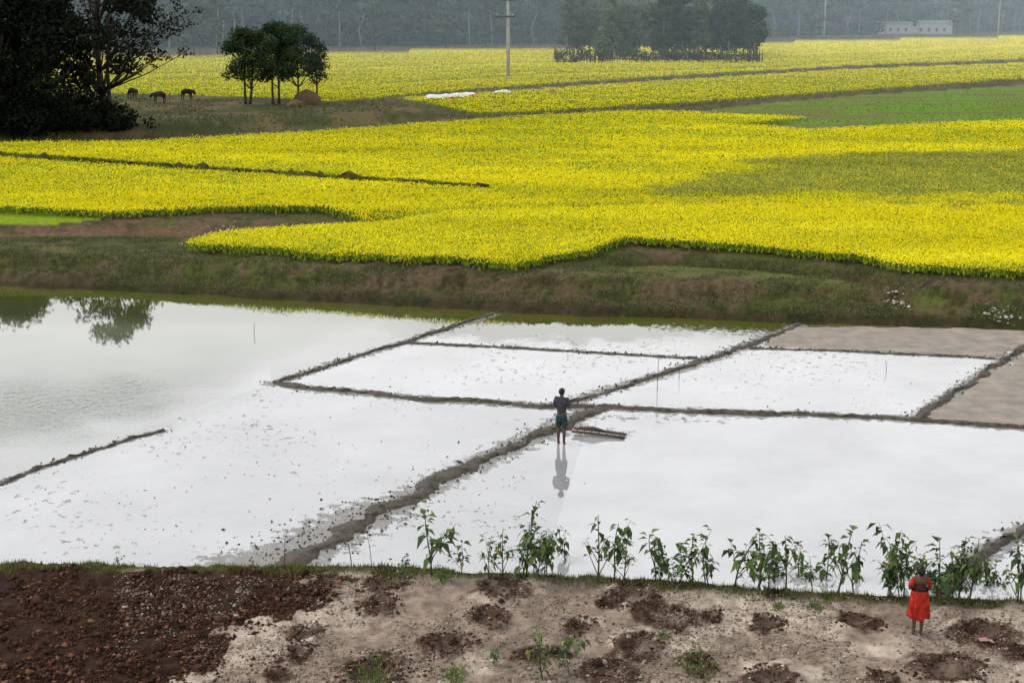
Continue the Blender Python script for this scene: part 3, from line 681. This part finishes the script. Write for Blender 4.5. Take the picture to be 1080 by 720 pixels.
def ico(name,mat,r,loc):
    A=Acc(); 
    for i in range(7):
        ph=math.pi*i/6
        for k in range(8):
            th=k*math.pi/4; A.v.append((loc[0]+r*math.sin(ph)*math.cos(th),loc[1]+r*math.sin(ph)*math.sin(th),loc[2]+r*math.cos(ph)))
    for i in range(6):
        for k in range(8): A.f.append((i*8+k,i*8+(k+1)%8,(i+1)*8+(k+1)%8,(i+1)*8+k))
    return A.obj(name,mat)
M_skin=mat_plain('brown_skin',(.09,.048,.03),.55,20,.9,1.1,0); M_hair=mat_plain('black_hair',(.008,.007,.007),.5,60,.6,1.4,.3,.004); M_eye=mat_plain('eye',(.05,.04,.035),.2,20,.9,1.1,0)
J,E=figure(armw=.94)
body=skin('person',J,E,M_skin); x,y=map(float,G(592,468,-.02)); body.location=(x,y,-.05); body.rotation_euler=(0,0,math.radians(-24)); body.scale=(1.04,1.04,1.04); link(body)
meta(body,'barefoot man in dark grey shirt and teal shorts, arms folded','person')
link(haircap(M_hair),body)
for sx in(-.03,.03): link(ico('eye',M_eye,.011,(sx,.088,1.565)),body)
M_shirt=mat_plain('dark_grey_shirt',(.040,.040,.052),.9,9,.6,1.6,.4,.01)
SJ={'w':((0,0,.90),(.15,.115)),'w2':((0,.01,1.06),(.138,.11)),'c':((0,0,1.24),(.178,.127)),'n':((0,-.01,1.37),(.10,.075))}; SE=[('w','w2'),('w2','c'),('c','n')]
for sd,xx in(('l',-1),('r',1)):
    SJ['s'+sd]=((xx*.17,-.005,1.355),.073); SJ['a'+sd]=((xx*.20,-.0,1.24),.066); SJ['b'+sd]=((xx*.215,.006,1.16),.062); SE+=[('c','s'+sd),('s'+sd,'a'+sd),('a'+sd,'b'+sd)]
link(skin('shirt',SJ,SE,M_shirt),body)
m,nt,b=newmat('checked_teal_cloth'); tc=nt.nodes.new('ShaderNodeTexCoord'); ck=nt.nodes.new('ShaderNodeTexChecker'); ck.inputs['Scale'].default_value=22
ck.inputs[1].default_value=(.013,.05,.052,1); ck.inputs[2].default_value=(.009,.022,.026,1); nt.links.new(tc.outputs['Object'],ck.inputs[0]); nt.links.new(ck.outputs[0],b.inputs['Base Color']); b.inputs['Roughness'].default_value=.9
SJ={'p':((0,0,.93),(.15,.12)),'q':((0,0,.84),(.16,.125))}; SE=[('p','q')]
for sd,xx in(('l',-1),('r',1)):
    SJ['h'+sd]=((xx*.085,.0,.78),.10); SJ['k'+sd]=((xx*.095,.01,.62),.098); SJ['e'+sd]=((xx*.098,.012,.50),.09); SE+=[('q','h'+sd),('h'+sd,'k'+sd),('k'+sd,'e'+sd)]
link(skin('shorts',SJ,SE,m),body)
J,E=figure(armw=1.0)
gb=skin('person',J,E,M_skin); x,y,z=place(967,669); gb.location=(x,y,z-.01); sc=.85; gb.scale=(sc*.94,sc*.94,sc); gb.rotation_euler=(0,0,math.radians(-6)); link(gb)
meta(gb,'barefoot child in flared orange-red dress standing at field edge','person')
h=haircap(M_hair,True); h.scale=(1.10,1.12,1.0); link(h,gb)
for sx in(-.03,.03): link(ico('eye',M_eye,.011,(sx,.088,1.565)),gb)
M_red=mat_plain('orange_red_cloth',(.40,.030,.018),.9,7,.4,1.3,.5,.012,.1); M_bod=mat_plain('dark_maroon_cloth',(.045,.012,.013),.85,9,.6,1.5,.4,.01)
SJ={'w':((0,.005,.95),(.155,.125)),'w2':((0,.005,1.06),(.152,.122)),'c':((0,0,1.22),(.172,.126)),'n':((0,-.01,1.34),(.09,.07))}; SE=[('w','w2'),('w2','c'),('c','n')]
link(skin('bodice',SJ,SE,M_bod),gb)
A=Acc(); n=72; rings=14
for i in range(rings+1):
    t=i/rings; zz=1.08-t*.64; R0=.175+.048*t**.8
    for k in range(n):
        th=2*math.pi*k/n; f=1+t*.14*math.sin(th*9+math.sin(th*3)*1.5)+t*.06*math.sin(th*17)
        A.v.append((R0*f*math.cos(th)*1.08,R0*f*math.sin(th)*.85,zz+.018*math.sin(th*5)*t))
for i in range(rings):
    for k in range(n): A.f.append((i*n+k,i*n+(k+1)%n,(i+1)*n+(k+1)%n,(i+1)*n+k))
o=A.obj('skirt',M_red); sm=o.modifiers.new('s','SOLIDIFY'); sm.thickness=.006; link(o,gb)
for sx in(-1,1):
    A=Acc(); n=24
    for i in range(6):
        t=i/5
        for k in range(n):
            th=2*math.pi*k/n; r=(.058+.03*t)*(1+t*.14*math.sin(th*6)); c=(sx*(.155+.05*t),-.005,1.38-.16*t)
            A.v.append((c[0]+r*math.cos(th)*.8,c[1]+r*math.sin(th),c[2]+r*math.cos(th)*sx*-.35))
    for i in range(5):
        for k in range(n): A.f.append((i*n+k,i*n+(k+1)%n,(i+1)*n+(k+1)%n,(i+1)*n+k))
    o=A.obj('sleeve',M_red); sm=o.modifiers.new('s','SOLIDIFY'); sm.thickness=.005; link(o,gb)

# cows
M_cow=mat_plain('dark_cow_hide',(.014,.011,.010),.8,6,.7,1.4,0)
def cow(a,b_,rot,label):
    J={'rump':((-.65,0,1.12),(.25,.27)),'belly':((-.1,0,1.03),(.31,.34)),'chest':((.5,0,1.05),(.26,.33)),'neck':((.85,0,1.05),(.15,.2)),'poll':((1.05,0,.85),.13),'muzzle':((1.22,0,.55),.075),
       'tail':((-.92,0,1.12),.03),'tail2':((-.98,0,.5),.03)}
    E=[('belly','rump'),('belly','chest'),('chest','neck'),('neck','poll'),('poll','muzzle'),('rump','tail'),('tail','tail2')]
    for s in(-1,1):
        k='l' if s<0 else 'r'
        J['ear'+k]=((.98,s*.22,.95),.03);J['horn'+k]=((1.06,s*.14,1.12),.018); E+=[('poll','ear'+k),('poll','horn'+k)]
        J['fs'+k]=((.5,s*.16,.75),.10);J['fk'+k]=((.5,s*.16,.42),.06);J['fh'+k]=((.52,s*.16,.03),.055);E+=[('chest','fs'+k),('fs'+k,'fk'+k),('fk'+k,'fh'+k)]
        J['hs'+k]=((-.58,s*.17,.78),.13);J['hk'+k]=((-.76,s*.17,.48),.06);J['hh'+k]=((-.70,s*.17,.03),.055);E+=[('rump','hs'+k),('hs'+k,'hk'+k),('hk'+k,'hh'+k)]
    o=skin('cow',J,E,M_cow,1,root='belly'); x,y,z=place(a,b_); o.location=(x,y,z); o.rotation_euler=(0,0,rot); link(o); meta(o,label,'cow',None,'cows grazing on the mound')
cow(168,109,2.8,'dark cow grazing beside mustard field'); cow(198,106,.9,'dark cow grazing beside mustard field'); cow(140,105,1.3,'dark cow standing under tree')
M_straw=mat_plain('straw',lin(135,114,82,.55),.95,6,.4,1.4,1,.08)
def stack(a,b_,r,h,label):
    x,y,z=place(a,b_); A=Acc(); n=26
    prof=[(1.0,-.1),(1.05,.15),(1.08,.4),(.98,.55),(.72,.75),(.4,.9),(.12,1.0),(.03,1.04)]
    for q,t in prof:
        for k in range(n):
            th=2*math.pi*k/n; f=1+rng.normal(0,.05); A.v.append((r*q*f*math.cos(th),r*q*f*math.sin(th),h*t+rng.normal(0,.04)))
    for i in range(len(prof)-1):
        for k in range(n): A.f.append((i*n+k,i*n+(k+1)%n,(i+1)*n+(k+1)%n,(i+1)*n+k))
    o=A.obj('haystack',M_straw); o.location=(x,y,z); link(o); meta(o,label,'haystack')
stack(324,110,1.4,1.6,'domed brown straw haystack beside trees'); stack(312,113,.9,.8,'small low heap of straw')
M_cl=mat_plain('white_sheet',lin(235,238,245,.9),.8,3,.8,1.05,.2); M_clr=mat_plain('red_cloth',lin(170,60,50,.8),.8,3,.8,1.1,.2)
for i,(a,b_,w,dp,h,mt) in enumerate([(458,106,1.3,3.2,.9,0),(470,105,1.2,3,.9,0),(482,103.5,1.1,3,.8,0),(493,103,1.2,2.6,.9,0),(500,104.5,.6,1,1.0,1),(530,98.5,1.2,3,.5,0),(582,97.5,.9,3,.5,1),(476,108,.5,1,.8,1)]):
    x,y,z=place(a,b_); yy,xx=np.meshgrid(np.linspace(-dp/2,dp/2,14),np.linspace(-w,w,14),indexing='ij')
    zz=h*(.55+.9*(fbm(xx*1.3+i*7,yy*1.3,3,141)-.3))*np.exp(-(xx/w)**4*.7)*np.exp(-(yy/dp*2)**4*.7)
    o=grid('cloth_sheet',xx,yy,zz,M_clr if mt else M_cl,None); o.location=(x,y,z); link(o)
    meta(o,'crumpled red cloth spread on the field' if mt else 'crumpled white sheet spread out to dry','cloth',None,'sheets spread on the field')
x,y,z=place(1040,677); yy,xx=np.meshgrid(np.linspace(-.08,.08,8),np.linspace(-.13,.13,8),indexing='ij')
o=grid('cloth_scrap',xx,yy,.02+.06*fbm(xx*12,yy*12,2,3),mat_plain('pink_cloth',lin(200,150,145,.7),.8),None); o.location=(x,y,z); link(o); meta(o,'small crumpled pink cloth scrap on soil','cloth')

# harrow
M_wood=mat_plain('wet_wood',(.09,.066,.048),.8,12,.6,1.4,.5,.01)
x,y=map(float,G(632,459,0)); e=empty('ladder_harrow',(x,y,.06)); e.rotation_euler=(math.radians(2),math.radians(3),math.radians(-14)); meta(e,'bamboo ladder harrow lying in wet mud','harrow')
for yy in(-.16,.16):
    A=Acc(); A.tube([(-.8,yy,.02),(-.3,yy+.01,.03),(.3,yy,.03),(.8,yy,.02)],[.04,.042,.042,.038],8); link(A.obj('rail',M_wood),e)
for i in range(7):
    A=Acc(); A.tube([(0,-.24,.045),(0,.24,.045)],[.018,.018],6); o=A.obj('rung',M_wood); o.location=(-.66+i*.22,0,0); link(o,e)
A=Acc(); A.tube([(-.6,.02,.10),(-.2,.0,.13),(.15,.0,.10)],[.05,.075,.03],8); link(A.obj('handle',M_wood),e)

def stick(a,b_,h,r,lx,label,z=None):
    if z is None: x,y,z=place(a,b_)
    else: x,y=map(float,G(a,b_,z))
    A=Acc(); A.tube([(0,0,-.15),(lx*.4,0,h*.5),(lx,0.02,h)],[r,r*.9,r*.6],6); o=A.obj('stick',M_wood); o.location=(x,y,z); link(o); meta(o,label,'stick',None,'sticks standing in mud and soil')
stick(693,412,1.25,.011,.03,'thin upright bamboo stick in flooded paddy',0)
stick(268,352,.45,.012,.02,'short thin stick in pond',0); stick(716,400,.5,.01,.03,'thin stick on mud bund',0); stick(935,392,.4,.01,-.05,'thin stick on mud bund',0)
stick(372,600,.75,.012,-.12,'bare brown twig at soil edge'); stick(393,600,.8,.008,-.1,'bare brown twig at soil edge'); stick(300,598,.65,.009,.03,'bare brown twig at soil edge'); stick(1000,628,1.1,.014,.25,'bare leaning stick among plants'); 

# ---------------------------------------------------------------- saplings
def sapling_meshes(seed,h,nbr,leafn,llen):
    r=random.Random(seed+10); A=Acc(); P=[];C=[]
    lx,ly=r.uniform(-.25,.25),r.uniform(-.15,.15)
    def sp(t): return Vector((lx*t*t*h+.03*math.sin(t*6+seed),ly*t*t*h,h*t-.03))
    A.tube([sp(t/7) for t in range(8)],[.013*(1-.75*t/7)+.002 for t in range(8)],6)
    lines=[(sp,.25,1.0)]
    for b in range(nbr):
        t0=r.uniform(.0,.5); a=r.uniform(0,6.28); L=h*r.uniform(.3,.65); o=sp(t0); k=r.uniform(.35,.75)
        def bp(t,o=o,a=a,L=L,k=k): return o+Vector((math.cos(a)*L*k*t,math.sin(a)*L*k*t,L*(t*.88)))
        A.tube([bp(t/4) for t in range(5)],[.009*(1-.7*t/4) for t in range(5)],5); lines.append((bp,.3,1.0))
    for (fn,a0,a1) in lines:
        n=leafn if fn is sp else int(leafn*.6)
        for i in range(n):
            t=a0+(a1-a0)*(i+.5)/n; t=min(1,t**r.uniform(.4,.9)); p=fn(t); a=r.uniform(0,6.28); L=llen*r.uniform(.4,1.3); droop=r.uniform(-1.4,.4)
            if t>.93: droop+=.5
            d=Vector((math.cos(a),math.sin(a),droop)).normalized(); s=d.cross(Vector((0,0,1))).normalized(); up=s.cross(d)
            base=p+d*L*.18; w=L*r.uniform(.22,.32); mid=base+d*L*.45+up*L*.05; tip=base+d*L-Vector((0,0,L*.3))
            l1=base+d*L*.4+s*w+up*L*.07; r1=base+d*L*.4-s*w+up*L*.07
            for tri in((base,l1,mid),(base,mid,r1),(l1,tip,mid),(mid,tip,r1)): P.append([tuple(q) for q in tri])
            stx=p+s*.003; P.append([tuple(p),tuple(stx),tuple(base)])
            g=r.uniform(0,1)**1.4; c=np.array([.025,.052,.014])*(1-g)+np.array([.12,.19,.045])*g
            if r.random()<.05: c=np.array([.26,.22,.06])
            C+=[c]*5
    st=A.obj('stem',mat_plain('green_stem',(.06,.06,.032),.8,10,.8,1.2,0)) if seed==0 else A.obj('stem',bpy.data.materials['green_stem'])
    lf=tris('leaves',np.array(P),np.array(C),M_leaf)
    return st,lf
TM=[sapling_meshes(s,1.0,*p) for s,p in enumerate([(3,18,.17),(4,15,.155),(2,16,.18),(5,12,.15),(3,16,.165),(3,15,.175),(6,14,.15),(4,16,.16),(5,15,.14),(2,12,.19)])]
PL=[(455,607,78,0),(487,604,40,2),(513,606,48,1),(548,610,94,6),(556,608,66,3),(579,607,58,7),(599,607,66,4),(630,610,74,3),(643,610,66,7),(659,611,52,0),(690,613,60,7),(699,614,50,8),
 (718,614,50,5),(733,616,64,1),(744,616,54,6),(776,618,68,3),(787,619,50,8),(803,626,76,0),(814,620,58,5),(828,621,62,1),(847,623,60,6),(875,625,70,3),(884,626,74,7),(898,626,50,9),(927,627,90,5),(938,628,60,6),(953,629,66,1),(968,628,60,2),(985,630,66,3),(997,630,48,7),(1010,631,70,6),(1024,632,72,8),(1048,632,48,4),(1066,634,70,3),(1078,636,74,7),(1098,637,66,6),(1125,638,70,1),(1150,640,60,0),
 (572,716,60,6),(520,700,26,4),(600,712,40,5),(672,606,22,3),(543,600,30,3),(112,594,14,5),(126,596,11,5),(425,606,24,1),(465,612,22,3),(548,604,24,7)]
for k in range(22):
    a=rng.uniform(790,1085) if k>6 else rng.uniform(500,800); PL.append((a,float(np.interp(a,[500,700,860,1080],[606,614,626,634]))+rng.uniform(-3,3),rng.uniform(26,60),int(rng.integers(0,10))))
for i,(a,b_,hp,k) in enumerate(PL):
    if i<38: a+=rng.normal(0,2.5); k=(k+int(rng.integers(0,3))*3)%10 if i>3 else k
    x,y,z=place(a,b_); s=hp*.0186*(1.0 if b_<680 else .92)
    e=empty('sapling',(x,y,z)); e.rotation_euler=(rng.normal(0,.09),rng.normal(0,.09),rng.uniform(0,6.28)); sx=s**.75*rng.uniform(.85,1.2); e.scale=(sx,sx,s)
    meta(e,'leafy green sapling growing on grassy soil edge' if b_<660 else 'sparse young plant growing on pale soil','sapling',None,'saplings along the soil edge')
    for q in TM[k]:
        o=q.copy(); link(o,e)

# ---------------------------------------------------------------- light, world, camera
w=bpy.data.worlds.new('World'); scene.world=w; w.use_nodes=True; nt=w.node_tree; bg=nt.nodes['Background']
sky=nt.nodes.new('ShaderNodeTexSky'); sky.sky_type='NISHITA'; sky.sun_disc=False
EL,AZ=52,-75
sky.sun_elevation=math.radians(EL); sky.sun_rotation=math.radians(AZ); sky.dust_density=4; sky.air_density=1.2
hs=nt.nodes.new('ShaderNodeHueSaturation'); hs.inputs['Saturation'].default_value=.15
nt.links.new(sky.outputs[0],hs.inputs['Color'])
tc=nt.nodes.new('ShaderNodeTexCoord'); sp=nt.nodes.new('ShaderNodeSeparateXYZ'); nt.links.new(tc.outputs['Generated'],sp.inputs[0])
veil=nt.nodes.new('ShaderNodeMapRange'); veil.interpolation_type='SMOOTHSTEP'; nt.links.new(sp.outputs['Z'],veil.inputs[0])
for i,v in enumerate((.36,.75,8.6,.6)): veil.inputs[i+1].default_value=v
cl=nt.nodes.new('ShaderNodeVectorMath'); cl.operation='SCALE'; cl.inputs[0].default_value=(.97,.985,1.0); nt.links.new(veil.outputs[0],cl.inputs['Scale'])
sc1=nt.nodes.new('ShaderNodeVectorMath'); sc1.operation='SCALE'; sc1.inputs['Scale'].default_value=.7; nt.links.new(hs.outputs[0],sc1.inputs[0])
ad=nt.nodes.new('ShaderNodeVectorMath'); ad.operation='ADD'; nt.links.new(sc1.outputs[0],ad.inputs[0]); nt.links.new(cl.outputs[0],ad.inputs[1])
nt.links.new(ad.outputs[0],bg.inputs['Color']); bg.inputs['Strength'].default_value=.145
L=bpy.data.lights.new('sun','SUN'); L.energy=1.2; L.angle=math.radians(14); L.color=(1,.97,.93); lo=bpy.data.objects.new('sun',L); COL.objects.link(lo)
d=Vector((math.sin(math.radians(AZ))*math.cos(math.radians(EL)),math.cos(math.radians(AZ))*math.cos(math.radians(EL)),math.sin(math.radians(EL))))
lo.rotation_euler=d.to_track_quat('Z','Y').to_euler()
cam=bpy.data.cameras.new('camera'); cam.lens=50; cam.sensor_width=36; cam.clip_end=9000; cam.clip_start=.5
co=bpy.data.objects.new('camera',cam); co.location=(0,0,H); co.rotation_euler=(math.pi/2-T,0,0); COL.objects.link(co); scene.camera=co
scene.view_settings.view_transform='Standard'; scene.view_settings.look='None'; scene.view_settings.exposure=0
